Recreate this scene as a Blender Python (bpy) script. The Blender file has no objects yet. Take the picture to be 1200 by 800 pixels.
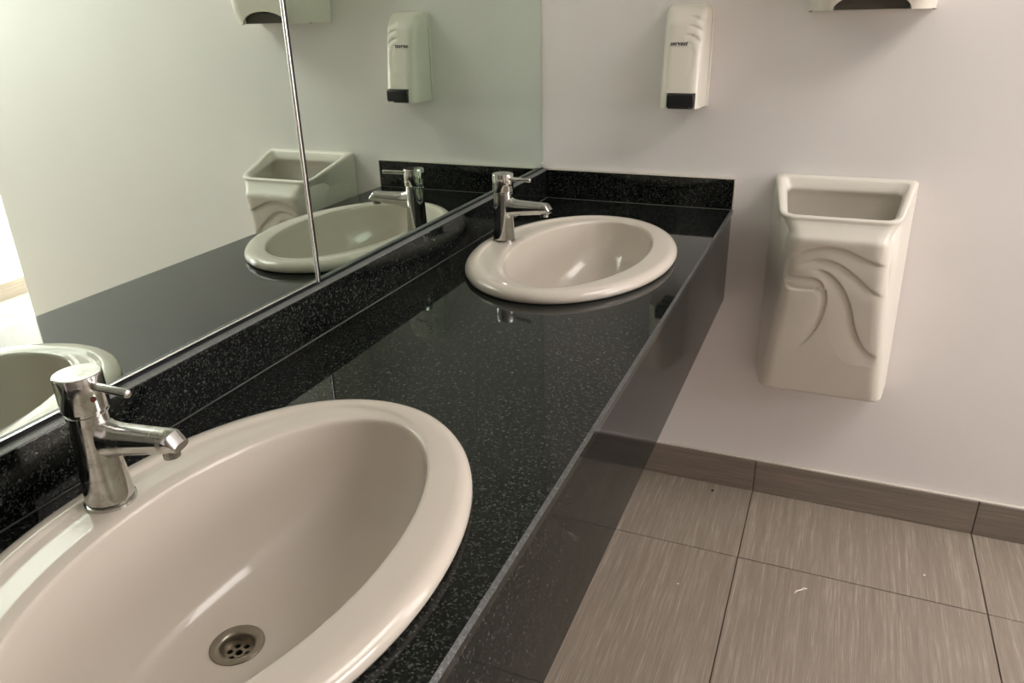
import bpy, bmesh, math, random
from mathutils import Vector, Matrix
random.seed(7)
C = bpy.context.scene.collection
SC = bpy.context.scene
PI = math.pi

# ------------------------------------------------------------------ camera
cam_data = bpy.data.cameras.new('camera')
cam = bpy.data.objects.new('camera', cam_data); C.objects.link(cam)
F = Vector((-0.36406813, 0.84362865, -0.39464554))
R = Vector((0.92181776, 0.38692435, -0.0232715))
U = Vector((-0.13306547, 0.37226368, 0.91853869))
m = Matrix((R, U, -F)).transposed().to_4x4()
m.translation = Vector((0.8111, -2.1452, 1.3886))
cam.matrix_world = m
cam_data.sensor_width = 36.0
cam_data.lens = 893.45 / 1200 * 36
cam_data.clip_start = 0.02
SC.camera = cam

# ------------------------------------------------------------------ world, lights, exposure
wd = bpy.data.worlds.new('sky'); SC.world = wd; wd.use_nodes = True
wb = wd.node_tree.nodes['Background']
wb.inputs[0].default_value = (0.86, 0.93, 1.0, 1); wb.inputs[1].default_value = 1.0

def area(name, loc, target, sx, sy, power, col):
    l = bpy.data.lights.new(name, 'AREA'); l.shape = 'RECTANGLE'
    l.size = sx; l.size_y = sy; l.energy = power; l.color = col
    o = bpy.data.objects.new(name, l); C.objects.link(o)
    o.location = loc
    o.rotation_euler = (Vector(target) - Vector(loc)).to_track_quat('-Z', 'Y').to_euler()
    return o
# unseen side and passage windows, guessed and added to give the light
area('side_added_light', (4.72, -0.8, 1.75), (0.0, -0.8, 1.6), 1.2, 1.2, 60, (1.0, 0.975, 0.95))
# added, unseen ceiling panel right of the counter, set to fit the brightness
area('ceiling_added_light', (2.3, -0.8, 2.672), (2.3, -0.8, 0.0), 1.2, 1.2, 34, (1.0, 0.965, 0.92))
area('passage_added_light', (2.92, 2.26, 1.5), (2.92, 0.0, 1.3), 0.7, 1.6, 620, (1.0, 0.985, 0.96))  # added light that makes the passage wall bright

SC.view_settings.view_transform = 'Standard'
SC.view_settings.look = 'None'
SC.view_settings.gamma = 1.0
SC.view_settings.use_curve_mapping = False
SC.view_settings.exposure = 0.09
SC.cycles.use_denoising = True
SC.cycles.max_bounces = 12
SC.cycles.diffuse_bounces = 6
SC.cycles.glossy_bounces = 8
SC.cycles.sample_clamp_indirect = 6.0

# ------------------------------------------------------------------ measures
W = 0.56        # worktop depth
H = 0.882       # worktop height
HB = 0.082      # upstand height
T = 0.021       # upstand thickness
HA = 0.267      # apron height
LEN = 2.24      # worktop length
SINKS = (-0.575, -1.667)

# ------------------------------------------------------------------ materials
def srgb(r, g, b):
    f = lambda c: (c/255)/12.92 if c/255 <= .04045 else (((c/255)+.055)/1.055)**2.4
    return (f(r), f(g), f(b), 1)

def mat(name, col=(0.8, 0.8, 0.8, 1), rough=0.5, metal=0.0, ior=1.5, coat=0.0):
    mt = bpy.data.materials.new(name); mt.use_nodes = True
    b = mt.node_tree.nodes['Principled BSDF']
    b.inputs['Base Color'].default_value = col
    b.inputs['Roughness'].default_value = rough
    b.inputs['Metallic'].default_value = metal
    b.inputs['IOR'].default_value = ior
    b.inputs['Coat Weight'].default_value = coat
    b.inputs['Coat Roughness'].default_value = 0.03
    return mt, mt.node_tree, b

def N(nt, kind, **kw):
    n = nt.nodes.new(kind)
    for k, v in kw.items():
        if hasattr(n, k): setattr(n, k, v)
        else: n.inputs[k.replace('_', ' ')].default_value = v
    return n
def L(nt, a, b): nt.links.new(a, b)
def ramp(nt, fac, stops):
    r = nt.nodes.new('ShaderNodeValToRGB')
    e = r.color_ramp.elements
    while len(e) < len(stops): e.new(0.5)
    for k, (p, c) in enumerate(stops): e[k].position = p; e[k].color = c
    L(nt, fac, r.inputs[0]); return r.outputs[0]
def coords(nt, scale=(1, 1, 1), kind='Object'):
    tc = nt.nodes.new('ShaderNodeTexCoord'); mp = nt.nodes.new('ShaderNodeMapping')
    mp.inputs['Scale'].default_value = scale
    L(nt, tc.outputs[kind], mp.inputs[0]); return mp.outputs[0]
def bump(nt, b, h, strength, dist):
    bp = nt.nodes.new('ShaderNodeBump'); bp.inputs['Strength'].default_value = strength
    bp.inputs['Distance'].default_value = dist
    L(nt, h, bp.inputs['Height']); L(nt, bp.outputs[0], b.inputs['Normal'])

def wall_paint(name, c1, c2, rough=0.55):
    mt, nt, b = mat(name, c1, rough)
    v = coords(nt)
    n = N(nt, 'ShaderNodeTexNoise', Scale=2.3, Detail=3.0); L(nt, v, n.inputs['Vector'])
    col = ramp(nt, n.outputs['Fac'], [(0.3, c1), (0.7, c2)])
    L(nt, col, b.inputs['Base Color'])
    n2 = N(nt, 'ShaderNodeTexNoise', Scale=160.0, Detail=4.0); L(nt, v, n2.inputs['Vector'])
    n3 = N(nt, 'ShaderNodeTexNoise', Scale=9.0, Detail=5.0); L(nt, v, n3.inputs['Vector'])
    ad = N(nt, 'ShaderNodeMath', operation='MULTIPLY_ADD'); ad.inputs[1].default_value = 6.0
    L(nt, n3.outputs['Fac'], ad.inputs[0]); L(nt, n2.outputs['Fac'], ad.inputs[2])
    bump(nt, b, ad.outputs[0], 0.25, 0.0006)
    return mt
M_wall = wall_paint('wall_paint', srgb(236, 231, 230), srgb(232, 227, 226))
M_ceiling = wall_paint('ceiling_paint', srgb(214, 212, 208), srgb(208, 206, 202))
M_frontwall = wall_paint('ambient_dimming_paint', srgb(112, 104, 96), srgb(104, 97, 90))  # unseen front wall, darkened to weaken light from behind the camera

def granite(name, lift=0.0, rough=0.04):
    mt, nt, b = mat(name, srgb(20, 21, 21), rough, 0.0, 1.47)
    v = coords(nt)
    n1 = N(nt, 'ShaderNodeTexVoronoi', Scale=450.0); L(nt, v, n1.inputs['Vector'])
    sp = nt.nodes.new('ShaderNodeSeparateColor'); L(nt, n1.outputs['Color'], sp.inputs[0])
    n2 = N(nt, 'ShaderNodeTexNoise', Scale=170.0, Detail=3.0, Roughness=0.6); L(nt, v, n2.inputs['Vector'])
    mx = N(nt, 'ShaderNodeMath', operation='MULTIPLY_ADD'); mx.inputs[1].default_value = 0.55
    L(nt, n2.outputs['Fac'], mx.inputs[0]); 
    m3 = N(nt, 'ShaderNodeMath', operation='MULTIPLY'); m3.inputs[1].default_value = 0.5
    L(nt, sp.outputs[0], m3.inputs[0]); L(nt, m3.outputs[0], mx.inputs[2])
    q = lambda c: srgb(*[int(k + lift*(150-k)) for k in c])
    col = ramp(nt, mx.outputs[0], [(0.47, q((8, 9, 9))), (0.60, q((18, 20, 19))), (0.72, q((41, 45, 42))), (0.86, q((76, 80, 75)))])
    L(nt, col, b.inputs['Base Color'])
    b.inputs['Specular IOR Level'].default_value = 0.42
    return mt
M_granite = granite('black_granite')
M_granite_cut = granite('unpolished_granite', 0.30, 0.4)
M_granite_apron = granite('black_granite_apron', 0.02, 0.055)
M_granite_apron.node_tree.nodes['Principled BSDF'].inputs['Specular IOR Level'].default_value = 0.10
M_granite_top = granite('unpolished_upstand_top', 0.62, 0.4)

def tile_mat(name, stretch, c_lo, c_hi, c_line):
    mt, nt, b = mat(name, c_lo, 0.42)
    oi = nt.nodes.new('ShaderNodeObjectInfo')
    tc = nt.nodes.new('ShaderNodeTexCoord')
    ad = N(nt, 'ShaderNodeVectorMath', operation='MULTIPLY_ADD')
    ad.inputs[1].default_value = (1, 1, 1)
    cx = nt.nodes.new('ShaderNodeCombineXYZ')
    mu = N(nt, 'ShaderNodeMath', operation='MULTIPLY'); mu.inputs[1].default_value = 37.0
    L(nt, oi.outputs['Random'], mu.inputs[0])
    L(nt, mu.outputs[0], cx.inputs[0]); L(nt, mu.outputs[0], cx.inputs[1])
    L(nt, tc.outputs['Object'], ad.inputs[0]); L(nt, cx.outputs[0], ad.inputs[2])
    mp = nt.nodes.new('ShaderNodeMapping'); mp.inputs['Scale'].default_value = stretch
    L(nt, ad.outputs[0], mp.inputs[0])
    n1 = N(nt, 'ShaderNodeTexNoise', Scale=1.0, Detail=4.0, Roughness=0.7); L(nt, mp.outputs[0], n1.inputs['Vector'])
    mp2 = nt.nodes.new('ShaderNodeMapping'); mp2.inputs['Scale'].default_value = tuple(s*0.22 for s in stretch)
    L(nt, ad.outputs[0], mp2.inputs[0])
    n2 = N(nt, 'ShaderNodeTexNoise', Scale=1.0, Detail=2.0); L(nt, mp2.outputs[0], n2.inputs['Vector'])
    mx = N(nt, 'ShaderNodeMath', operation='MULTIPLY_ADD'); mx.inputs[1].default_value = 0.5
    L(nt, n2.outputs['Fac'], mx.inputs[0]); L(nt, n1.outputs['Fac'], mx.inputs[2])
    col = ramp(nt, mx.outputs[0], [(0.58, c_lo), (0.80, c_hi), (0.93, c_line)])
    L(nt, col, b.inputs['Base Color'])
    bump(nt, b, mx.outputs[0], 0.25, 0.0008)
    return mt
M_tile = tile_mat('striated_floor_tile', (430, 9, 9), srgb(130, 119, 108), srgb(143, 132, 120), srgb(168, 157, 143))
M_skirt = tile_mat('striated_skirting_tile', (7, 330, 330), srgb(114, 104, 95), srgb(128, 117, 107), srgb(142, 131, 120))
M_grout, _, _ = mat('grout', srgb(84, 72, 62), 0.9)
M_caulk, _, _ = mat('pale_caulk', srgb(205, 198, 188), 0.6)
M_joint, _, _ = mat('grey_joint_filler', srgb(92, 94, 90), 0.5)

def ceramic(name, c):
    mt, nt, b = mat(name, c, 0.06, 0.0, 1.5, 0.0)
    v = coords(nt)
    n = N(nt, 'ShaderNodeTexNoise', Scale=7.0, Detail=4.0); L(nt, v, n.inputs['Vector'])
    rg = N(nt, 'ShaderNodeMapRange'); rg.inputs[3].default_value = 0.07; rg.inputs[4].default_value = 0.15
    L(nt, n.outputs['Fac'], rg.inputs[0]); L(nt, rg.outputs[0], b.inputs['Roughness'])
    return mt
M_ceramic = ceramic('white_glazed_ceramic', srgb(201, 192, 181))

def chrome(name, dirt):
    mt, nt, b = mat(name, srgb(205, 205, 203), 0.06, 1.0)
    v = coords(nt)
    n = N(nt, 'ShaderNodeTexNoise', Scale=55.0, Detail=5.0, Roughness=0.7); L(nt, v, n.inputs['Vector'])
    rg = N(nt, 'ShaderNodeMapRange'); rg.inputs[1].default_value = 0.42; rg.inputs[2].default_value = 0.7
    rg.inputs[3].default_value = 0.05; rg.inputs[4].default_value = 0.05 + dirt
    L(nt, n.outputs['Fac'], rg.inputs[0]); L(nt, rg.outputs[0], b.inputs['Roughness'])
    col = ramp(nt, n.outputs['Fac'], [(0.45, srgb(208, 208, 206)), (0.75, srgb(208-160*dirt, 206-170*dirt, 200-180*dirt))])
    L(nt, col, b.inputs['Base Color'])
    return mt
M_chrome = chrome('chrome', 0.05)
M_chrome_worn = chrome('water_stained_chrome', 0.28)
M_steel, _, _ = mat('dull_steel', srgb(150, 143, 130), 0.33, 0.9)
M_mirror, _, _ = mat('silvered_mirror', (0.72, 0.83, 0.745, 1), 0.0, 1.0)
M_mirror_edge, _, _ = mat('mirror_edge', srgb(60, 70, 64), 0.2, 0.3)
M_strip, _, _ = mat('polished_joint_strip', srgb(225, 225, 222), 0.22, 1.0)
M_plastic, _, _ = mat('white_plastic', srgb(226, 220, 208), 0.28)
M_binplastic, _, _ = mat('white_bin_plastic', srgb(220, 214, 204), 0.33)
M_black, _, _ = mat('black_plastic', srgb(24, 25, 27), 0.3)
M_dark, _, _ = mat('dark_hole', srgb(10, 10, 9), 0.7)
M_label, _, _ = mat('label_paper', srgb(222, 216, 210), 0.4)
M_ink, _, _ = mat('label_ink', srgb(24, 20, 20), 0.5)
M_red, _, _ = mat('red_enamel', srgb(74, 14, 12), 0.25)
M_mouthshade, _, _ = mat('mouth_shade_grey', srgb(74, 70, 62), 0.3)  # grey tone standing in for the shade inside the towel mouth
M_thread, _, _ = mat('white_fibre', srgb(235, 230, 220), 0.8)
M_crumb, _, _ = mat('dark_crumb', srgb(36, 28, 22), 0.9)
M_frame, _, _ = mat('window_frame_paint', srgb(220, 220, 216), 0.4)

# ------------------------------------------------------------------ helpers
def obj(name, bm, material, parent=None, smooth=False, auto=None):
    me = bpy.data.meshes.new(name)
    bmesh.ops.recalc_face_normals(bm, faces=bm.faces)
    bm.to_mesh(me); bm.free()
    o = bpy.data.objects.new(name, me); C.objects.link(o)
    me.materials.append(material)
    if smooth:
        for p in me.polygons: p.use_smooth = True
        if auto is not None:
            b2 = bmesh.new(); b2.from_mesh(me)
            for e in b2.edges:
                if len(e.link_faces) == 2 and e.calc_face_angle(0) > math.radians(auto): e.smooth = False
            b2.to_mesh(me); b2.free()
    if parent: o.parent = parent
    return o
def thing(name, label, cat, loc=(0, 0, 0), group=None):
    o = bpy.data.objects.new(name, None); C.objects.link(o)
    o.empty_display_size = 0.05
    o.location = loc; o['label'] = label; o['category'] = cat
    if group: o['group'] = group
    return o
def tag(o, label, cat, group=None):
    o['label'] = label; o['category'] = cat
    if group: o['group'] = group
    return o
def struct(o, label=None):
    o['kind'] = 'structure'
    if label: o['label'] = label
    return o
def box(bm, x0, x1, y0, y1, z0, z1, bev=0.0, seg=2):
    r = bmesh.ops.create_cube(bm, size=1.0)
    vs = r['verts']
    for v in vs:
        v.co = Vector(((x0+x1)/2 + v.co.x*(x1-x0), (y0+y1)/2 + v.co.y*(y1-y0), (z0+z1)/2 + v.co.z*(z1-z0)))
    if bev > 0:
        es = list({e for v in vs for e in v.link_edges})
        bmesh.ops.bevel(bm, geom=es, offset=bev, segments=seg, profile=0.5, affect='EDGES')
    return bm
def loft(bm, rings, closed=True, cap0=False, cap1=False):
    vr = [[bm.verts.new(p) for p in r] for r in rings]
    n = len(vr[0])
    for a, b in zip(vr, vr[1:]):
        for i in range(n if closed else n-1):
            j = (i+1) % n
            bm.faces.new((a[i], a[j], b[j], b[i]))
    if cap0: bm.faces.new(list(reversed(vr[0])))
    if cap1: bm.faces.new(vr[-1])
    return vr
def lathe(bm, prof, seg=40, axis='z', origin=(0, 0, 0), cap0=False, cap1=False):
    o = Vector(origin); rings = []
    for r, h in prof:
        ring = []
        for k in range(seg):
            a = 2*PI*k/seg
            if axis == 'z': ring.append(o + Vector((r*math.cos(a), r*math.sin(a), h)))
            elif axis == 'x': ring.append(o + Vector((h, r*math.cos(a), r*math.sin(a))))
            else: ring.append(o + Vector((r*math.cos(a), h, r*math.sin(a))))
        rings.append(ring)
    loft(bm, rings, True, cap0, cap1)
    return bm
def tube(bm, pts, rad, seg=8):
    pts = [Vector(p) for p in pts]; rings = []
    for i, p in enumerate(pts):
        d = (pts[min(i+1, len(pts)-1)] - pts[max(i-1, 0)]).normalized()
        u = d.cross(Vector((0.13, 0.2, 1))).normalized(); w = d.cross(u)
        rings.append([p + rad*(math.cos(2*PI*k/seg)*u + math.sin(2*PI*k/seg)*w) for k in range(seg)])
    loft(bm, rings, True, True, True); return bm
def bake_cut(o, cutter_bm):
    cm = bpy.data.meshes.new('cut'); bmesh.ops.recalc_face_normals(cutter_bm, faces=cutter_bm.faces)
    cutter_bm.to_mesh(cm); cutter_bm.free()
    c = bpy.data.objects.new('cut', cm); C.objects.link(c)
    w = bpy.data.objects.new('work', o.data); C.objects.link(w)      # both at the origin, unparented
    md = w.modifiers.new('b', 'BOOLEAN'); md.object = c; md.operation = 'DIFFERENCE'; md.solver = 'EXACT'
    dg = bpy.context.evaluated_depsgraph_get(); dg.update()
    new = bpy.data.meshes.new_from_object(w.evaluated_get(dg))
    old = o.data; nm = old.name
    bpy.data.objects.remove(w); bpy.data.objects.remove(c); bpy.data.meshes.remove(cm)
    o.data = new; bpy.data.meshes.remove(old); new.name = nm
def copy_tree(o, parent=None):
    c = o.copy(); C.objects.link(c); c.parent = parent
    for ch in list(o.children): copy_tree(ch, c)
    return c

# ------------------------------------------------------------------ the room
YF, XR, XE, YE, ZC = -3.2, 3.345, 2.49, 2.1, 2.7
XW = 4.6        # far side wall of the room, beyond the passage mouth
def sbox(name, *a, material=M_wall, label=None):
    return struct(obj(name, box(bmesh.new(), *a), material), label)
sbox('wall_left', -0.16, -0.008, YF, 0.15, 0, ZC)
sbox('wall_back', -0.008, XE, 0.0, 0.15, 0, ZC)
sbox('wall_passage', XE-0.15, XE, 0.15, YE, 0, ZC)
sbox('wall_front', -0.16, XW, YF-0.15, YF, 0, ZC, material=M_frontwall)
sbox('ceiling', -0.16, XW+0.15, YF-0.15, YE+0.15, ZC, ZC+0.1, material=M_ceiling)
def wall_with_window(name, plane, a0, a1, w0, w1, z0, z1, d0, d1):
    bm = bmesh.new()
    def bb(p0, p1, q0, q1):
        if plane == 'x': box(bm, d0, d1, p0, p1, q0, q1)
        else: box(bm, p0, p1, d0, d1, q0, q1)
    bb(a0, w0, 0, ZC); bb(w1, a1, 0, ZC); bb(w0, w1, 0, z0); bb(w0, w1, z1, ZC)
    return struct(obj(name, bm, M_wall))
sbox('wall_passage_right', XR, XR+0.15, 0.0, YE+0.15, 0, ZC)
sbox('wall_back_right', XR+0.15, XW, 0.0, 0.15, 0, ZC)
wall_with_window('wall_right', 'x', YF-0.15, 0.15, -1.4, -0.2, 1.15, 2.35, XW, XW+0.15)
wall_with_window('wall_end', 'y', XE-0.15, XR, 2.57, 3.27, 0.7, 2.3, YE, YE+0.15)
def window(name, plane, a0, a1, z0, z1, d):
    bm = bmesh.new(); w = 0.045
    def bb(p0, p1, q0, q1):
        if plane == 'x': box(bm, d-0.02, d+0.02, p0, p1, q0, q1, 0.003, 1)
        else: box(bm, p0, p1, d-0.02, d+0.02, q0, q1, 0.003, 1)
    bb(a0, a0+w, z0, z1); bb(a1-w, a1, z0, z1); bb(a0+w, a1-w, z0, z0+w); bb(a0+w, a1-w, z1-w, z1)
    c = (a0+a1)/2; bb(c-w/2, c+w/2, z0+w, z1-w)
    return struct(obj(name, bm, M_frame))
window('added_window_1', 'x', -1.4, -0.2, 1.15, 2.35, XW+0.06)  # unseen window, added as the opening for the side light
window('added_window_2', 'y', 2.57, 3.27, 0.7, 2.3, YE+0.06)  # unseen window, added to light the passage from its end

bm = bmesh.new()
for q in ((1.66, 1.70, -1.44, -0.16), (2.90, 2.94, -1.44, -0.16), (1.70, 2.90, -1.44, -1.40), (1.70, 2.90, -0.20, -0.16)): box(bm, *q, ZC-0.03, ZC, 0.003, 1)
struct(obj('trim_2', bm, M_frame), 'frame of the added, unseen ceiling light panel')  # frame added round the unseen ceiling light
# floor: screed with every tile its own piece
TS, JX, JY = 0.60, 0.698, -0.353
floor = struct(obj('floor', box(bmesh.new(), -0.16, XW+0.15, YF-0.15, YE+0.15, -0.1, -0.0035), M_grout))
g = 0.0014
cache = {}
def tile_piece(x0, x1, y0, y1):
    key = (round(x1-x0, 3), round(y1-y0, 3))
    if key not in cache:
        w, d = x1-x0, y1-y0
        o = obj('tile', box(bmesh.new(), -w/2, w/2, -d/2, d/2, -0.008, 0, 0.0009, 1), M_tile, floor)
        cache[key] = o.data
    else:
        o = bpy.data.objects.new('tile', cache[key]); C.objects.link(o); o.parent = floor
    o.location = ((x0+x1)/2, (y0+y1)/2, random.uniform(-0.0003, 0.0003))
def cuts(lo, hi, j):
    k0 = math.ceil((lo+0.02-j)/TS); out = [lo]
    while j + TS*k0 < hi-0.02: out.append(j + TS*k0); k0 += 1
    return out + [hi]
for xa, xb, ya, yb_ in ((0.0, XW, YF, 0.0), (XE, XR, 0.0, YE)):
    xs, ys = cuts(xa, xb, JX), cuts(ya, yb_, JY)
    if ya == 0.0: ys = [0.0] + ys[1:]
    for a, b in zip(xs, xs[1:]):
        for c_, d_ in zip(ys, ys[1:]): tile_piece(a+g, b-g, c_+g, d_-g)

# skirting tiles
def skirting(name, plane, a_list, d0, d1, z1):
    bm = bmesh.new(); e = bmesh.new()
    a0, a1 = a_list[0], a_list[-1]
    if plane == 'x': box(bm, min(d0, d1), max(d0, d1)-0.0, a0, a1, 0.0, z1-0.002)
    else: box(bm, a0, a1, d0, d1, 0.0, z1-0.002)
    base = struct(obj(name, bm, M_grout))
    for p, q in zip(a_list, a_list[1:]):
        L_ = q-p-0.0022; c = (p+q)/2
        b2 = bmesh.new()
        if plane == 'y':
            box(b2, -L_/2, L_/2, -0.0055, 0.0055, 0.001, z1, 0.0012, 1)
            t = obj('tile', b2, M_skirt, base); t.location = (c, d0-0.0035, 0)
        else:
            box(b2, -L_/2, L_/2, -0.0055, 0.0055, 0.001, z1, 0.0012, 1)
            t = obj('tile', b2, M_skirt, base); t.location = (d0-0.0035, c, 0); t.rotation_euler = (0, 0, PI/2)
    return base
SK = 0.108
skirting('baseboard_left', 'x', [YF, -2.753, -2.153, -1.553, -0.953, -0.353, -0.0065], 0.0035, -0.008, SK)
skirting('baseboard_back', 'y', [0.0, 0.098, 0.698, 1.298, 1.898, XE], -0.0065, 0.0, SK)
skirting('baseboard_right', 'x', [0.0, 0.25, 0.85, 1.45, YE], XR-0.0065, XR, SK-0.012)
# pale bead of caulk on top of the skirting
struct(obj('trim_1', box(bmesh.new(), 0.0, XE, -0.0105, 0.0, SK-0.0005, SK+0.0022, 0.0008, 1), M_caulk), 'pale bead of caulk along the top of the skirting')

# ------------------------------------------------------------------ granite vanity
vanity = thing('vanity_counter', 'long polished black granite washbasin counter with front apron and upstands', 'counter', (0, 0, 0))
slab = obj('worktop', box(bmesh.new(), -0.0065, W, -LEN, 0.0, H-0.02, H, 0.0045, 1), M_granite, vanity, smooth=False)
cb = bmesh.new()
for sy in SINKS:
    ring = [(0.292+0.185*math.cos(2*PI*k/64), sy+0.272*math.sin(2*PI*k/64)) for k in range(64)]
    loft(cb, [[Vector((x, y, H-0.05)) for x, y in ring], [Vector((x, y, H+0.05)) for x, y in ring]], True, True, True)
bake_cut(slab, cb)
def cut_faces(o, test, mt=None):
    o.data.materials.append(mt or M_granite_cut)
    for p in o.data.polygons:
        if test(p): p.material_index = 1
cut_faces(slab, lambda p: p.normal.x > 0.5 and 0.3 < p.normal.z < 0.9)
obj('apron', box(bmesh.new(), W-0.024, W-0.0035, -LEN+0.001, 0.0, H-HA, H-0.0205, 0.002, 2), M_granite_apron, vanity)
cut_faces(obj('side_upstand', box(bmesh.new(), -0.0065, T, -LEN, -0.0005, H+0.0008, H+HB, 0.0018, 2), M_granite, vanity), lambda p: p.normal.z > 0.9, M_granite_top)
obj('rear_upstand', box(bmesh.new(), T+0.0008, W-0.002, -T, -0.0005, H+0.0008, H+HB, 0.0018, 2), M_granite, vanity)
bm = bmesh.new()
box(bm, T-0.0005, T+0.0012, -LEN, -T, H, H+0.0012)
box(bm, T, W-0.003, -T-0.0012, -T+0.0005, H, H+0.0012)
obj('joint_filler', bm, M_joint, vanity)
bm = bmesh.new()
box(bm, T, W-0.002, -T+0.003, 0.0, H+HB-0.0003, H+HB+0.0018, 0.0006, 1)
box(bm, W-0.002, W+0.0008, -T+0.002, 0.0, H+0.001, H+HB+0.0018, 0.0006, 1)
obj('caulk', bm, M_caulk, vanity)
obj('wall_bracket', box(bmesh.new(), 0.0, 0.5, -1.14, -1.10, H-0.08, H-0.0205), M_frame, vanity)

# ------------------------------------------------------------------ mirrors
def mirror(y0, y1, label, bevel):
    t = thing('wall_mirror', label, 'mirror', (0, (y0+y1)/2, H+HB+0.003), 'mirror panes above the counter')
    d = (y1-y0)/2; z1 = 1.18
    obj('backing', box(bmesh.new(), -0.0075, -0.004, -d, d, 0.0, z1), M_mirror_edge, t)
    bm = bmesh.new()
    vs = [bm.verts.new(p) for p in ((0, -d+bevel, bevel), (0, d-bevel, bevel), (0, d-bevel, z1-bevel), (0, -d+bevel, z1-bevel))]
    ve = [bm.verts.new(p) for p in ((-0.0012, -d, 0), (-0.0012, d, 0), (-0.0012, d, z1), (-0.0012, -d, z1))]
    vb = [bm.verts.new(p) for p in ((-0.004, -d, 0), (-0.004, d, 0), (-0.004, d, z1), (-0.004, -d, z1))]
    bm.faces.new(vs)
    for i in range(4):
        j = (i+1) % 4
        bm.faces.new((vs[i], ve[i], ve[j], vs[j])); bm.faces.new((ve[i], vb[i], vb[j], ve[j]))
    bm.faces.new(vb)
    obj('pane', bm, M_mirror, t)
    return t
m1 = mirror(-1.1062, -0.003, 'far mirror pane reaching the corner, reflecting the soap dispenser and far tap', 0.0015)
m2 = mirror(-LEN, -1.1155, 'near mirror pane with bright lower edge, above the near washbasin', 0.0015)
# joint strip between the panes and bottom channel, both fixed to the near pane
bm = bmesh.new()
prof = [(-0.0036, -0.002), (-0.0034, 0.0012), (-0.0018, 0.0028), (0.0006, 0.0028), (0.0022, 0.0012), (0.0022, -0.002)]
yy = -1.113 - (-LEN-1.1155)/2
loft(bm, [[Vector((x, yy+y, z)) for y, x in prof] for z in (0.0, 1.18)], True, True, True)
obj('joint_strip', bm, M_strip, m2, smooth=True, auto=60)
bm = bmesh.new(); box(bm, -0.004, 0.0014, yy+0.0023, yy+0.0066, 0.0, 1.18)
obj('joint_seal', bm, M_black, m2)
d2 = (LEN-1.1155)/2
bm = bmesh.new()
box(bm, -0.004, 0.0016, -d2, d2-0.004, 0.0012, 0.0032, 0.0006, 2)
obj('bottom_channel', bm, M_strip, m2)
obj('setting_strip', box(bmesh.new(), -0.0075, 0.0035, -LEN, -1.1155, H+HB, H+HB+0.0029), M_black, m2).matrix_parent_inverse = Matrix.Translation(-Vector(m2.location))
obj('setting_strip', box(bmesh.new(), -0.0075, 0.0022, -1.1062, -0.003, H+HB, H+HB+0.0029), M_black, m1).matrix_parent_inverse = Matrix.Translation(-Vector(m1.location))
bm = bmesh.new(); lathe(bm, [(0.0035, 0.0), (0.0035, 0.003), (0.002, 0.0042)], 20, 'x', (0, 0, 0), True, True)
clip = obj('corner_clip', bm, M_plastic, m1, smooth=True, auto=40); clip.location = (0, 0.545, 0.012)

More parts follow.
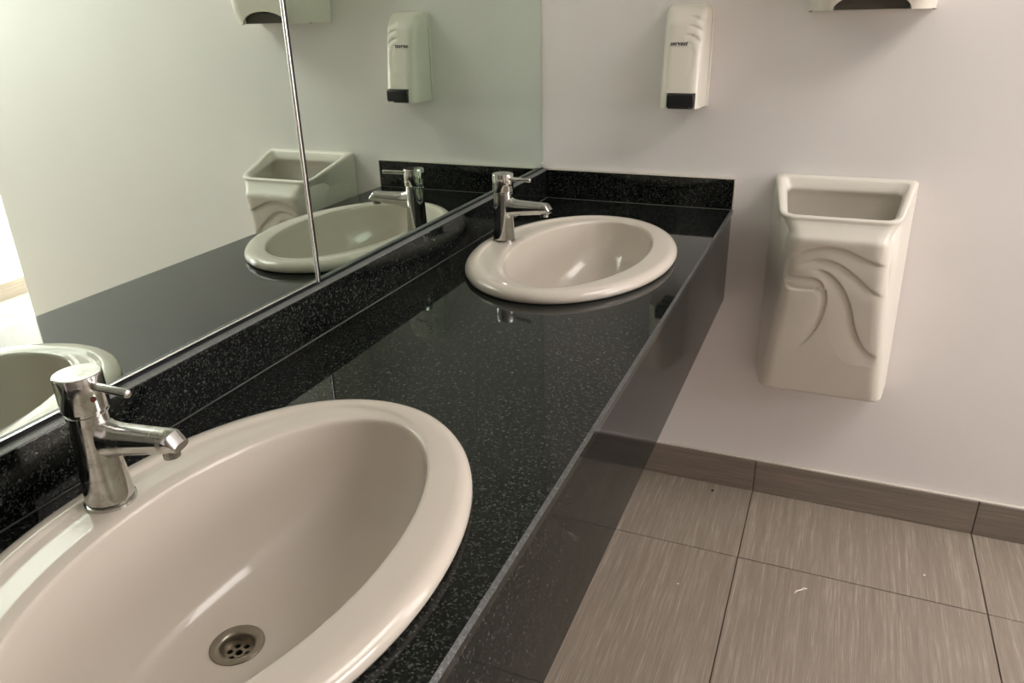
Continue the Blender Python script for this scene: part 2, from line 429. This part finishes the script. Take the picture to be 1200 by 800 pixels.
# ------------------------------------------------------------------ washbasins
NS = 120
def ell(cx, a, b, z, n=NS, e=2.0):
    out = []
    for k in range(n):
        t = 2*PI*k/n; c, s = math.cos(t), math.sin(t)
        out.append(Vector((cx + a*math.copysign(abs(c)**(2/e), c), b*math.copysign(abs(s)**(2/e), s), z)))
    return out
DX, DZ = 0.258, -0.140      # drain centre and depth below worktop
def make_basin():
    bm = bmesh.new(); OC, OA, OB = 0.2895, 0.2235, 0.317
    rings = []
    zb = 0.0005
    # rolled outer rim
    rings.append(ell(OC, OA-0.012, OB-0.012, zb))
    for dxy, z in ((-0.006, 0.0008), (-0.0022, 0.0035), (0.0, 0.0085), (-0.0012, 0.0145), (-0.0055, 0.0200), (-0.012, 0.0232), (-0.020, 0.0242)):
        rings.append(ell(OC, OA+dxy, OB+dxy, z))
    # broad flat rim, stepping down to a shallow deck that is wide on the tap side
    i_step0 = len(rings)
    SCx, SA, SB = 0.2800, 0.1890, 0.2880
    for f, z in ((0.0, 0.0240), (0.0025, 0.0232), (0.005, 0.0214), (0.007, 0.0205)):
        rings.append(ell(SCx, SA-f, SB-f, z))
    BCx, BA, BB = 0.3055, 0.1500, 0.2630
    for k in (0.33, 0.66):
        m_ = k
        rings.append(ell(SCx+(BCx+0.001-SCx)*m_, (SA-0.007)*(1-m_)+(BA+0.0045)*m_, (SB-0.007)*(1-m_)+(BB+0.0035)*m_, 0.0204-0.0006*k))
    i_step1 = len(rings) - 1; lip_base = 0.0198
    rings.append(ell(BCx, BA+0.0022, BB+0.0020, 0.0196))
    rings.append(ell(BCx, BA+0.0004, BB+0.0004, 0.0184))
    rings.append(ell(BCx, BA-0.0008, BB-0.0008, 0.0150))
    i_lip = len(rings) - 1
    # bowl
    z0 = 0.0150; rd = 0.0290; n = 30; bottom = DZ
    bowl = []
    for i in range(1, n+1):
        u = i/n
        ang = u*PI/2
        r = math.cos(ang)**0.62 if i < n else 0.0     # radial factor from 1 down to 0
        zz = z0 + (bottom - z0)*(math.sin(ang)**1.12)
        cx = BCx + (DX-BCx)*(1-r)**1.0
        a = rd + (BA-0.0008-rd)*r; b = rd + (BB-0.0008-rd)*r
        bowl.append((cx, a, b, zz))
    for q in bowl: rings.append(ell(*q))
    rings.append(ell(DX, rd-0.003, rd-0.003, bottom-0.012))
    # outside of the shell
    rings.append(ell(DX, rd+0.006, rd+0.006, bottom-0.014))
    for q in reversed(bowl[4:-1:4]): rings.append(ell(q[0], q[1]+0.010, q[2]+0.010, q[3]-0.010))
    rings.append(ell(0.292, 0.178, 0.266, -0.02)); rings.append(ell(0.292, 0.178, 0.266, zb))
    rings.append(rings[0])
    for ri in range(i_step0, i_lip + 1):
        for k, p in enumerate(rings[ri]):
            w = min(1.0, max(0.0, (0.5 - 0.5*math.cos(2*PI*k/NS))*1.7 - 0.05)); w = w*w*(3-2*w)
            drop = (0.0240 - p.z)*w
            if ri > i_step1: drop = (0.0240 - lip_base)*w + (lip_base - p.z)
            p.z = 0.0240 - drop
    loft(bm, rings)
    bmesh.ops.remove_doubles(bm, verts=bm.verts, dist=1e-6)
    t = thing('washbasin', '', 'washbasin', (0, 0, H), 'oval drop-in washbasins')
    obj('bowl', bm, M_ceramic, t, smooth=True, auto=50)
    # waste
    bm = bmesh.new()
    rO, rI, zf = 0.0300, 0.0185, 0.0022
    lathe(bm, [(rO, -0.004), (rO, zf-0.0008), (rO-0.001, zf), (rO-0.004, zf+0.0004), (rI+0.003, zf-0.0006), (rI+0.001, zf-0.002), (rI, zf-0.004), (rI-0.0008, -0.012), (rI-0.001, -0.060), (rI+0.003, -0.060), (rI+0.003, -0.006), (rO, -0.004)], 64)
    bmesh.ops.remove_doubles(bm, verts=bm.verts, dist=1e-6)
    dr = obj('drain', bm, M_steel, t, smooth=True, auto=40); dr.location = (DX, 0, DZ)
    bm = bmesh.new(); lathe(bm, [(0.0178, -0.0135), (0.0178, -0.011)], 48, cap0=True, cap1=True)
    gr = obj('grate', bm, M_steel, dr)
    cb = bmesh.new()
    for k in range(7):
        if k < 6: a = 2*PI*k/6+0.3; hx, hy, hr = 0.0105*math.cos(a), 0.0105*math.sin(a), 0.0034
        else: hx, hy, hr = 0, 0, 0.0042
        lathe(cb, [(hr, -0.02), (hr, -0.005)], 16, origin=(hx, hy, 0), cap0=True, cap1=True)
    bake_cut(gr, cb)
    bm = bmesh.new(); lathe(bm, [(0.0174, -0.058), (0.0174, -0.055)], 32, cap0=True, cap1=True)
    obj('drain_shade_disc', bm, M_dark, dr)  # near-black disc stands in for the darkness down the pipe
    return t
basin = make_basin()
basin.location = (0, SINKS[0], H)
basin['label'] = 'far oval white ceramic washbasin near the back corner of the black counter'
basin2 = copy_tree(basin)
basin2.location = (0, SINKS[1], H)
basin2['label'] = 'near oval white ceramic washbasin with its round steel drain in view'

# ------------------------------------------------------------------ taps
def make_tap(cm, lever_turn, reach):
    t = thing('basin_tap', '', 'faucet', (0, 0, 0), 'chrome mixer taps')
    bm = bmesh.new(); lathe(bm, [(0.0215, 0.0), (0.0268, 0.0), (0.0275, 0.0018), (0.0271, 0.0038), (0.0252, 0.0046), (0.0215, 0.0050)], 56, cap0=True, cap1=True)
    obj('base_ring', bm, cm, t, smooth=True, auto=35)
    bm = bmesh.new()
    lathe(bm, [(0.0225, 0.0050), (0.0232, 0.0056), (0.0252, 0.0070), (0.0250, 0.012), (0.0240, 0.028), (0.0228, 0.050), (0.0220, 0.070), (0.0217, 0.090), (0.0217, 0.1120), (0.0205, 0.1130), (0.0205, 0.1165)], 64, cap0=True, cap1=True)
    obj('body', bm, cm, t, smooth=True, auto=35)
    bm = bmesh.new()
    lathe(bm, [(0.0222, 0.1165), (0.0234, 0.1172), (0.0240, 0.1185), (0.0240, 0.1545), (0.0236, 0.1562), (0.0226, 0.1570)], 64, cap0=True, cap1=True)
    cap = obj('cap', bm, cm, t, smooth=True, auto=35)
    bm = bmesh.new()
    lathe(bm, [(0.0046, 0.018), (0.0046, 0.0745), (0.0042, 0.0756), (0.0032, 0.0762)], 20, 'x', (0, 0, 0), True, True)
    lv = obj('lever', bm, cm, cap, smooth=True, auto=40); lv.location = (0, 0, 0.1455); lv.rotation_euler = (0, math.radians(-2), math.radians(lever_turn))
    bm = bmesh.new(); lathe(bm, [(0.0032, 0.0232), (0.0030, 0.0246)], 20, 'x', (0, 0, 0), True, True)
    ind = obj('indicator', bm, M_red, cap); ind['label'] = 'dark red temperature dot'; ind.location = (0, 0, 0.133); ind.rotation_euler = (0, 0, math.radians(-24))
    # spout: flattened tube leaving the body, tapering from below, with a bevelled tip
    bm = bmesh.new(); rings = []
    def sec(x, zt, zb_, w, n=28):
        cz = (zt+zb_)/2; h = (zt-zb_)/2; out = []
        for k in range(n):
            a = 2*PI*k/n; c, s = math.cos(a), math.sin(a)
            out.append(Vector((x, w*math.copysign(abs(c)**0.8, c), cz + h*math.copysign(abs(s)**0.8, s))))
        return out
    for x, zt, zb_, w in ((0.004, 0.108, 0.057, 0.0170), (0.019, 0.1050, 0.0590, 0.0162), (0.026, 0.1010, 0.0610, 0.0152), (0.040, 0.0990, 0.0645, 0.0146), (0.075, 0.0985, 0.0690, 0.0142), (0.1005, 0.0982, 0.0725, 0.0140), (0.1090, 0.0978, 0.0740, 0.0138), (0.1110, 0.0970, 0.0745, 0.0135), (0.1175, 0.0880, 0.0760, 0.0125), (0.1195, 0.0850, 0.0768, 0.0115)):
        rings.append(sec(x, zt, zb_, w))
    loft(bm, rings, True, True, True)
    sp = obj('spout', bm, cm, t, smooth=True, auto=28); sp.scale = (reach, 1, 1)
    bm = bmesh.new(); lathe(bm, [(0.0096, 0.0), (0.0096, 0.0095), (0.0082, 0.0095), (0.0080, 0.004), (0.0, 0.004)][::-1], 32)
    lathe(bm, [(0.0096, 0.0), (0.0096, 0.012)], 32, cap1=True)
    ae = obj('aerator', bm, cm, sp, smooth=True, auto=35); ae.location = (0.1040, 0, 0.0675)
    return t
tap = make_tap(M_chrome, -8, 1.0)
tap.location = (0.115, -0.562, H+0.0198); tap.rotation_euler = (0, 0, math.radians(-5))
tap['label'] = 'clean chrome single-lever tap on the far washbasin'
tap2 = make_tap(M_chrome_worn, -14, 0.89)
tap2.location = (0.114, -1.667, H+0.0198); tap2.rotation_euler = (0, 0, math.radians(10))
tap2['label'] = 'water-stained chrome single-lever tap on the near washbasin, red dot on its cap'

# ------------------------------------------------------------------ rounded quad rings
def rring(corners, rads, n=7, edge_n=(1, 1, 1, 1)):
    """closed ring through 4 corners (rounded), edge_n = straight subdivisions after each corner"""
    cs = [Vector(c) for c in corners]; out = []; arcs = []
    for i in range(4):
        p, a, b = cs[i], cs[i-1], cs[(i+1) % 4]; r = rads[i]
        pa = p + (a-p).normalized()*r; pb = p + (b-p).normalized()*r
        arcs.append([(1-s)**2*pa + 2*s*(1-s)*p + s*s*pb for s in [k/(n-1) for k in range(n)]])
    for i in range(4):
        out += arcs[i]
        a, b = arcs[i][-1], arcs[(i+1) % 4][0]
        for k in range(1, edge_n[i]): out.append(a.lerp(b, k/edge_n[i]))
    return out

# ------------------------------------------------------------------ waste bin
CR = {
 'C1': [(0.725, 0.7668), (0.7287, 0.8094), (0.7555, 0.8387), (0.7996, 0.8547), (0.8471, 0.8537), (0.8916, 0.8356), (0.9309, 0.8198), (0.956, 0.8150)],
 'C2': [(0.7469, 0.8007), (0.7845, 0.8184), (0.8132, 0.8215), (0.848, 0.8107), (0.8902, 0.7803), (0.9283, 0.7462), (0.962, 0.7290)],
 'C3': [(0.7775, 0.7922), (0.8118, 0.7919), (0.8438, 0.7688), (0.8676, 0.7354), (0.8853, 0.6944), (0.9036, 0.6333), (0.928, 0.5845), (0.9514, 0.5616), (0.966, 0.5605)],
 'C4': [(0.7290, 0.7658), (0.7602, 0.7685), (0.79, 0.7684), (0.8084, 0.7584), (0.8167, 0.7424)],
 'C5': [(0.8203, 0.7416), (0.8261, 0.7051), (0.8189, 0.6466), (0.7986, 0.597), (0.7686, 0.5544)],
 'C6': [(0.7278, 0.764), (0.7292, 0.7488), (0.7482, 0.7369), (0.8131, 0.7395)]}
def spline(pts, n=8):
    out = []
    P = [pts[0]] + list(pts) + [pts[-1]]
    for i in range(1, len(P)-2):
        for k in range(n):
            t = k/n
            f = lambda a, b, c, d: 0.5*((2*b)+(-a+c)*t+(2*a-5*b+4*c-d)*t*t+(-a+3*b-3*c+d)*t**3)
            out.append((f(P[i-1][0], P[i][0], P[i+1][0], P[i+2][0]), f(P[i-1][1], P[i][1], P[i+1][1], P[i+2][1])))
    out.append(pts[-1]); return out
CS = {k: spline(v) for k, v in CR.items()}
def sdist(x, z, pts):
    """signed distance (positive to the right of travel), and parameter 0..1"""
    best = (9, 0, 0)
    n = len(pts)-1
    for i in range(n):
        ax, az = pts[i]; bx, bz = pts[i+1]
        dx, dz = bx-ax, bz-az; l2 = dx*dx+dz*dz+1e-12
        t = max(0, min(1, ((x-ax)*dx+(z-az)*dz)/l2))
        px, pz = ax+t*dx, az+t*dz
        d = math.hypot(x-px, z-pz)
        if d < best[0]:
            cr = dx*(z-az)-dz*(x-ax)
            endp = (i == 0 and t == 0) or (i == n-1 and t == 1)
            best = (d, -1 if cr > 0 else 1, (i+t)/n, endp)
    return best
def relief(x, z):
    if not (0.70 < x < 0.99 and 0.53 < z < 0.875): return 0.0
    h = 0.0
    for k, depth, width, fade0, fade1, side in (('C1', .0075, .018, .02, .22, 1), ('C2', .0070, .016, .25, .2, 1), ('C3', .0085, .018, .25, .15, 1), ('C4', .0065, .014, .06, .1, 1), ('C5', .0065, .014, .03, .45, 1), ('C6', .0045, .010, .05, .1, -1)):
        r = sdist(x, z, CS[k]); d, sg, t = r[0], r[1]*side, r[2]
        if d > 0.06: continue
        w = min(1, t/fade0 if fade0 else 1, (1-t)/fade1 if fade1 else 1); w = max(0, w); w = w*w*(3-2*w)
        if r[3] and d > 0.012: continue
        if sg > 0: v = math.exp(-d/width)
        else: v = math.exp(-(d/0.0022)**2)
        h -= depth*w*v
    return h
def make_bin():
    t = thing('waste_bin', 'white wall-mounted waste bin with sloped rectangular opening and swirling wave relief', 'waste bin', (0, 0, 0))
    bm = bmesh.new()
    EN = (120, 14, 2, 14)   # front edge dense; ring order: front-left, front-right, back-right, back-left
    yb = -0.002
    def fr(xl, xr, yf, zf, bl, br, zb_, rf, rb=0.004, zb2=None):
        return rring([(xl, yf, zf), (xr, yf, zf), (br, yb, zb_), (bl, yb, zb_)], [rf, rf, rb, rb], 8, EN)
    rings = []
    rings.append(fr(0.702, 0.980, -0.095, 0.4095, 0.683, 0.998, 0.4095, 0.02))
    rings.append(fr(0.691, 0.991, -0.113, 0.4115, 0.670, 1.008, 0.4115, 0.026))
    NV = 150; z0, z1 = 0.418, 0.866
    front_rows = []
    for i in range(NV+1):
        s = i/NV; z = z0+(z1-z0)*s
        xl = 0.686+(0.727-0.686)*s; xr = 0.995+(0.943-0.995)*s
        yf = -(0.119+(0.236-0.119)*s)
        bl = 0.665+(0.661-0.665)*s; br = 1.012+(1.003-1.012)*s
        ring = fr(xl, xr, yf, z, bl, br, z, 0.030)
        for k in range(len(ring)):
            p = ring[k]
            if p.y < yf+0.012:
                h = relief(p.x, z)
                if h: ring[k] = Vector((p.x, p.y - h, p.z))
        rings.append(ring)
    rings.append(fr(0.729, 0.941, -0.2375, 0.874, 0.661, 1.003, 0.885, 0.028))
    rings.append(fr(0.731, 0.939, -0.2355, 0.880, 0.661, 1.003, 0.897, 0.026))
    rings.append(fr(0.728, 0.942, -0.2315, 0.8855, 0.661, 1.003, 0.907, 0.030))
    rings.append(fr(0.721, 0.947, -0.2260, 0.8945, 0.661, 1.003, 0.922, 0.032))
    rings.append(fr(0.712, 0.953, -0.2200, 0.9045, 0.661, 1.003, 0.940, 0.034))
    rings.append(fr(0.704, 0.958, -0.2160, 0.9120, 0.661, 1.003, 0.958, 0.034, 0.006))
    rings.append(fr(0.699, 0.961, -0.2150, 0.9165, 0.661, 1.003, 0.970, 0.034, 0.007))
    rings.append(fr(0.697, 0.963, -0.2160, 0.9200, 0.661, 1.003, 0.976, 0.034, 0.008))
    rings.append(fr(0.697, 0.963, -0.2150, 0.9235, 0.662, 1.002, 0.981, 0.034, 0.010))
    rings.append(fr(0.700, 0.960, -0.2110, 0.9255, 0.666, 0.998, 0.9840, 0.034, 0.012))
    def inn(xl, xr, yf, zf, bl, br, yb2, zb_, r1, r2):
        return rring([(xl, yf, zf), (xr, yf, zf), (br, yb2, zb_), (bl, yb2, zb_)], [r1, r1, r2, r2], 8, EN)
    rings.append(inn(0.706, 0.954, -0.203, 0.9255, 0.6800, 0.985, -0.016, 0.9820, 0.030, 0.018))
    rings.append(inn(0.709, 0.951, -0.200, 0.9225, 0.6840, 0.981, -0.021, 0.9770, 0.030, 0.018))
    rings.append(inn(0.713, 0.948, -0.197, 0.9150, 0.6930, 0.972, -0.024, 0.9580, 0.030, 0.020))
    rings.append(inn(0.714, 0.947, -0.196, 0.9120, 0.6950, 0.970, -0.026, 0.9520, 0.030, 0.022))
    rings.append(inn(0.712, 0.949, -0.198, 0.9060, 0.6920, 0.973, -0.022, 0.9460, 0.030, 0.022))
    rings.append(inn(0.706, 0.955, -0.205, 0.8950, 0.6800, 0.990, -0.014, 0.9300, 0.030, 0.020))
    rings.append(inn(0.710, 0.965, -0.200, 0.8000, 0.6800, 0.990, -0.014, 0.8300, 0.030, 0.020))
    rings.append(inn(0.705, 0.975, -0.118, 0.4500, 0.6850, 0.990, -0.014, 0.4500, 0.030, 0.020))
    loft(bm, rings, True, True, True)
    obj('bin_body', bm, M_binplastic, t, smooth=True, auto=75)
    bm = bmesh.new(); box(bm, 0.70, 0.96, -0.0022, -0.0002, 0.44, 0.95)
    obj('mounting_plate', bm, M_plastic, t)
    for k, x in enumerate((0.70, 0.965)):
        pass
    return t
make_bin()

# ------------------------------------------------------------------ soap dispenser
def make_soap():
    t = thing('soap_dispenser', 'white plastic wall soap dispenser with black push button above the counter end', 'soap dispenser', (0.41, 0, 1.15))
    bm = bmesh.new()
    rings = []
    def rect(w, h0, h1, y, rt, rb_):
        return rring([(-w, y, h0), (w, y, h0), (w, y, h1), (-w, y, h1)], [rb_, rb_, rt, rt], 9, (1, 1, 1, 1))
    rings = [rect(0.058, 0.002, 0.250, -0.0005, 0.020, 0.004), rect(0.0605, 0.0, 0.252, -0.003, 0.022, 0.005), rect(0.0605, 0.0, 0.252, -0.009, 0.022, 0.005), rect(0.0590, 0.0015, 0.2505, -0.011, 0.021, 0.005)]
    loft(bm, rings, True, True, True)
    obj('back_plate', bm, M_plastic, t, smooth=True, auto=50)
    # cover: U sections going up, front leaning outwards towards the bottom
    bm = bmesh.new(); rings = []
    nz = 90
    def front_y(s):            # s 0 bottom .. 1 top
        y = 0.108 - 0.022*s - 0.016*s*s
        if s > 0.80:
            q = (s-0.80)/0.20; y = 0.012 + (y-0.012)*math.sqrt(max(0, 1-q*q))**0.9
        return y
    zlow, zhigh = 0.004, 0.2505
    for i in range(nz+1):
        s = i/nz; s = 1-(1-s)**1.5 if False else s
        z = zlow + (zhigh-zlow)*s
        fy = max(front_y(s), 0.0121)
        wb_ = 0.0555; wf = 0.0490
        if s > 0.86:
            q = (s-0.86)/0.14; k = math.sqrt(max(0, 1-q*q)); wb_ = 0.036+0.020*k; wf = min(wf, wb_-0.001)
        r = min(0.028, (fy-0.011)*0.5)
        ring = rring([(-wf, -fy, z), (wf, -fy, z), (wb_, -0.0110, z), (-wb_, -0.0110, z)], [max(r, .0003), max(r, .0003), 0.0008, 0.0008], 10, (50, 22, 1, 22))
        rings.append(ring)
    # grooves: three ribs on the right of the upper front, and a swept arc round the label
    arcs = [
      ([(0.008, 0.222), (0.022, 0.2215), (0.036, 0.216), (0.046, 0.209)], .0042),
      ([(0.008, 0.202), (0.022, 0.2010), (0.036, 0.195), (0.046, 0.187)], .0044),
      ([(0.004, 0.180), (0.018, 0.1795), (0.032, 0.173), (0.043, 0.163)], .0046),
      ([(0.012, 0.168), (0.022, 0.155), (0.028, 0.135), (0.027, 0.110), (0.021, 0.088)], .0026)]
    arcs = [(spline(a, 8), d) for a, d in arcs]
    for ring in rings:
        for k, p in enumerate(ring):
            if p.y > -0.03: continue
            dy = 0
            # both sides carry the ribs (mirror-symmetric moulding)
            for pts, dep in arcs:
                r = sdist(p.x, p.z, pts)
                if r[0] < 0.02 and not (r[3] and r[0] > 0.006):
                    w = min(1, r[2]/0.35, (1-r[2])/0.2+0.25)
                    sg = r[1]
                    v = math.exp(-r[0]/0.007) if sg > 0 else math.exp(-(r[0]/0.0015)**2)
                    dy += dep*w*v
            ring[k] = Vector((p.x, p.y+dy, p.z))
    loft(bm, rings, True, True, True)
    cov = obj('cover', bm, M_plastic, t, smooth=True, auto=60)
    cb = bmesh.new(); box(cb, -0.0300, 0.0425, -0.16, -0.075, -0.02, 0.0425)
    bake_cut(cov, cb)
    for p in cov.data.polygons: p.use_smooth = True
    b2 = bmesh.new(); b2.from_mesh(cov.data)
    for e in b2.edges:
        if len(e.link_faces) == 2 and e.calc_face_angle(0) > math.radians(50): e.smooth = False
    b2.to_mesh(cov.data); b2.free()
    # button
    bm = bmesh.new()
    box(bm, -0.0290, 0.0410, -0.1130, -0.074, 0.0085, 0.0405, 0.004, 3)
    obj('push_button', bm, M_black, t, smooth=True, auto=40)
    bm = bmesh.new(); box(bm, -0.022, 0.030, -0.074, -0.014, 0.0005, 0.0039, 0.0008, 1); box(bm, -0.028, 0.028, -0.100, -0.070, 0.0035, 0.010, 0.002, 1)
    obj('pump_arm_gap_shade', bm, M_black, t)  # black plate is button mechanism and painted shadow gap under the cover
    # label with its lettering
    sl = lambda z: front_y((z-zlow)/(zhigh-zlow))
    lab = obj('label', box(bmesh.new(), -0.0330, 0.0130, -0.0004, 0.0004, -0.0062, 0.0062, 0.0002, 1), M_label, t)
    lab['label'] = 'small pale brand label with dark slanted lettering'
    ang = math.atan2(sl(0.150)-sl(0.165), 0.015)
    lab.location = (0, -sl(0.160)-0.0008, 0.160); lab.rotation_euler = (-ang, 0, 0)
    cu = bpy.data.curves.new('lettering', 'FONT'); cu.body = 'servest'; cu.size = 0.0150; cu.extrude = 0.00012; cu.shear = 0.35; cu.offset = 0.00035
    cu.align_x = 'CENTER'; cu.align_y = 'CENTER'
    to = bpy.data.objects.new('tmp', cu); C.objects.link(to)
    dg = bpy.context.evaluated_depsgraph_get(); dg.update()
    me = bpy.data.meshes.new_from_object(to.evaluated_get(dg)); bpy.data.objects.remove(to)
    lt = bpy.data.objects.new('lettering', me); C.objects.link(lt); me.materials.clear(); me.materials.append(M_ink)
    lt.parent = lab; lt.location = (-0.0098, -0.0006, 0.0); lt.rotation_euler = (PI/2, 0, 0)
    return t
make_soap()

# ------------------------------------------------------------------ paper towel dispenser
def make_towel():
    t = thing('towel_dispenser', 'white plastic paper towel dispenser high on the back wall above the bin', 'paper dispenser', (0.832, 0, 1.378))
    bm = bmesh.new()
    rings = []
    hz = 0.36
    for i in range(41):
        s = i/40; z = hz*s
        fy = 0.150 + 0.018*math.sin(min(1, s*3.2)*PI/2) - 0.020*s
        if s > 0.72:
            q = (s-0.72)/0.28; fy = 0.02 + (fy-0.02)*math.sqrt(max(0.0, 1-q*q))
        wb_ = 0.138 + 0.008*math.sin(PI*s); wf = 0.118 + 0.006*math.sin(PI*s)
        if s < 0.12: k = s/0.12; wf -= 0.010*(1-k)
        fy = max(fy, 0.0215)
        r = min(0.040, (fy-0.02)*0.5)
        rings.append(rring([(-wf, -fy, z), (wf, -fy, z), (wb_, -0.002, z), (-wb_, -0.002, z)], [r+.0005, r+.0005, 0.004, 0.004], 10, (40, 8, 1, 8)))
    loft(bm, rings, True, True, True)
    body = obj('housing', bm, M_plastic, t, smooth=True, auto=50)
    cb = bmesh.new()
    ring = [Vector((0.080*math.cos(a), -0.30, 0.034*math.sin(a))) for a in [2*PI*k/48 for k in range(48)]]
    loft(cb, [ring, [Vector((p.x, -0.075, p.z)) for p in ring]], True, True, True)
    bake_cut(body, cb)
    cb = bmesh.new(); box(cb, -0.078, 0.078, -0.145, -0.035, -0.02, 0.030); bake_cut(body, cb)
    for p in body.data.polygons: p.use_smooth = True
    b2 = bmesh.new(); b2.from_mesh(body.data)
    for e in b2.edges:
        if len(e.link_faces) == 2 and e.calc_face_angle(0) > math.radians(40): e.smooth = False
    b2.to_mesh(body.data); b2.free()
    bm = bmesh.new(); box(bm, -0.076, 0.076, -0.139, -0.040, 0.0012, 0.0295)
    obj('mouth_shade_block', bm, M_mouthshade, t)  # dark block fills the mouth in place of its inner shade
    for sx in (-1, 1):
        bm = bmesh.new(); lathe(bm, [(0.004, -0.0020), (0.004, 0.0006)], 16, cap0=True, cap1=True)
        s = obj('screw', bm, M_steel, t); s.location = (sx*0.1285, -0.095, -0.0001)
    return t
make_towel()

# ------------------------------------------------------------------ litter on the floor
bm = bmesh.new()
tube(bm, [(-0.012, -0.016, 0.0012), (-0.008, -0.006, 0.002), (0.0, -0.001, 0.003), (0.006, 0.004, 0.0035), (0.009, 0.011, 0.002), (0.017, 0.012, 0.0016)], 0.0016, 6)
o = tag(obj('paper_shred', bm, M_thread, smooth=True), 'tiny curled white paper shred lying on the floor tile below the bin', 'litter'); o.location = (0.865, -0.432, 0)
def crumb(x, y, r, mt, label):
    bm = bmesh.new(); bmesh.ops.create_icosphere(bm, subdivisions=2, radius=r)
    for v in bm.verts: v.co *= random.uniform(0.7, 1.2); v.co.z *= 0.5
    o = tag(obj('crumb', bm, mt), label, 'litter'); o.location = (x, y, r*0.45)
crumb(0.583, -0.059, 0.0045, M_crumb, 'dark crumb on the floor beside the skirting and counter apron')
crumb(0.556+0.012, -0.521, 0.0030, M_thread, 'pale speck on the floor tile beside the counter apron')
crumb(1.164, -0.253, 0.0028, M_thread, 'pale speck on the floor tile to the right, away from the counter')
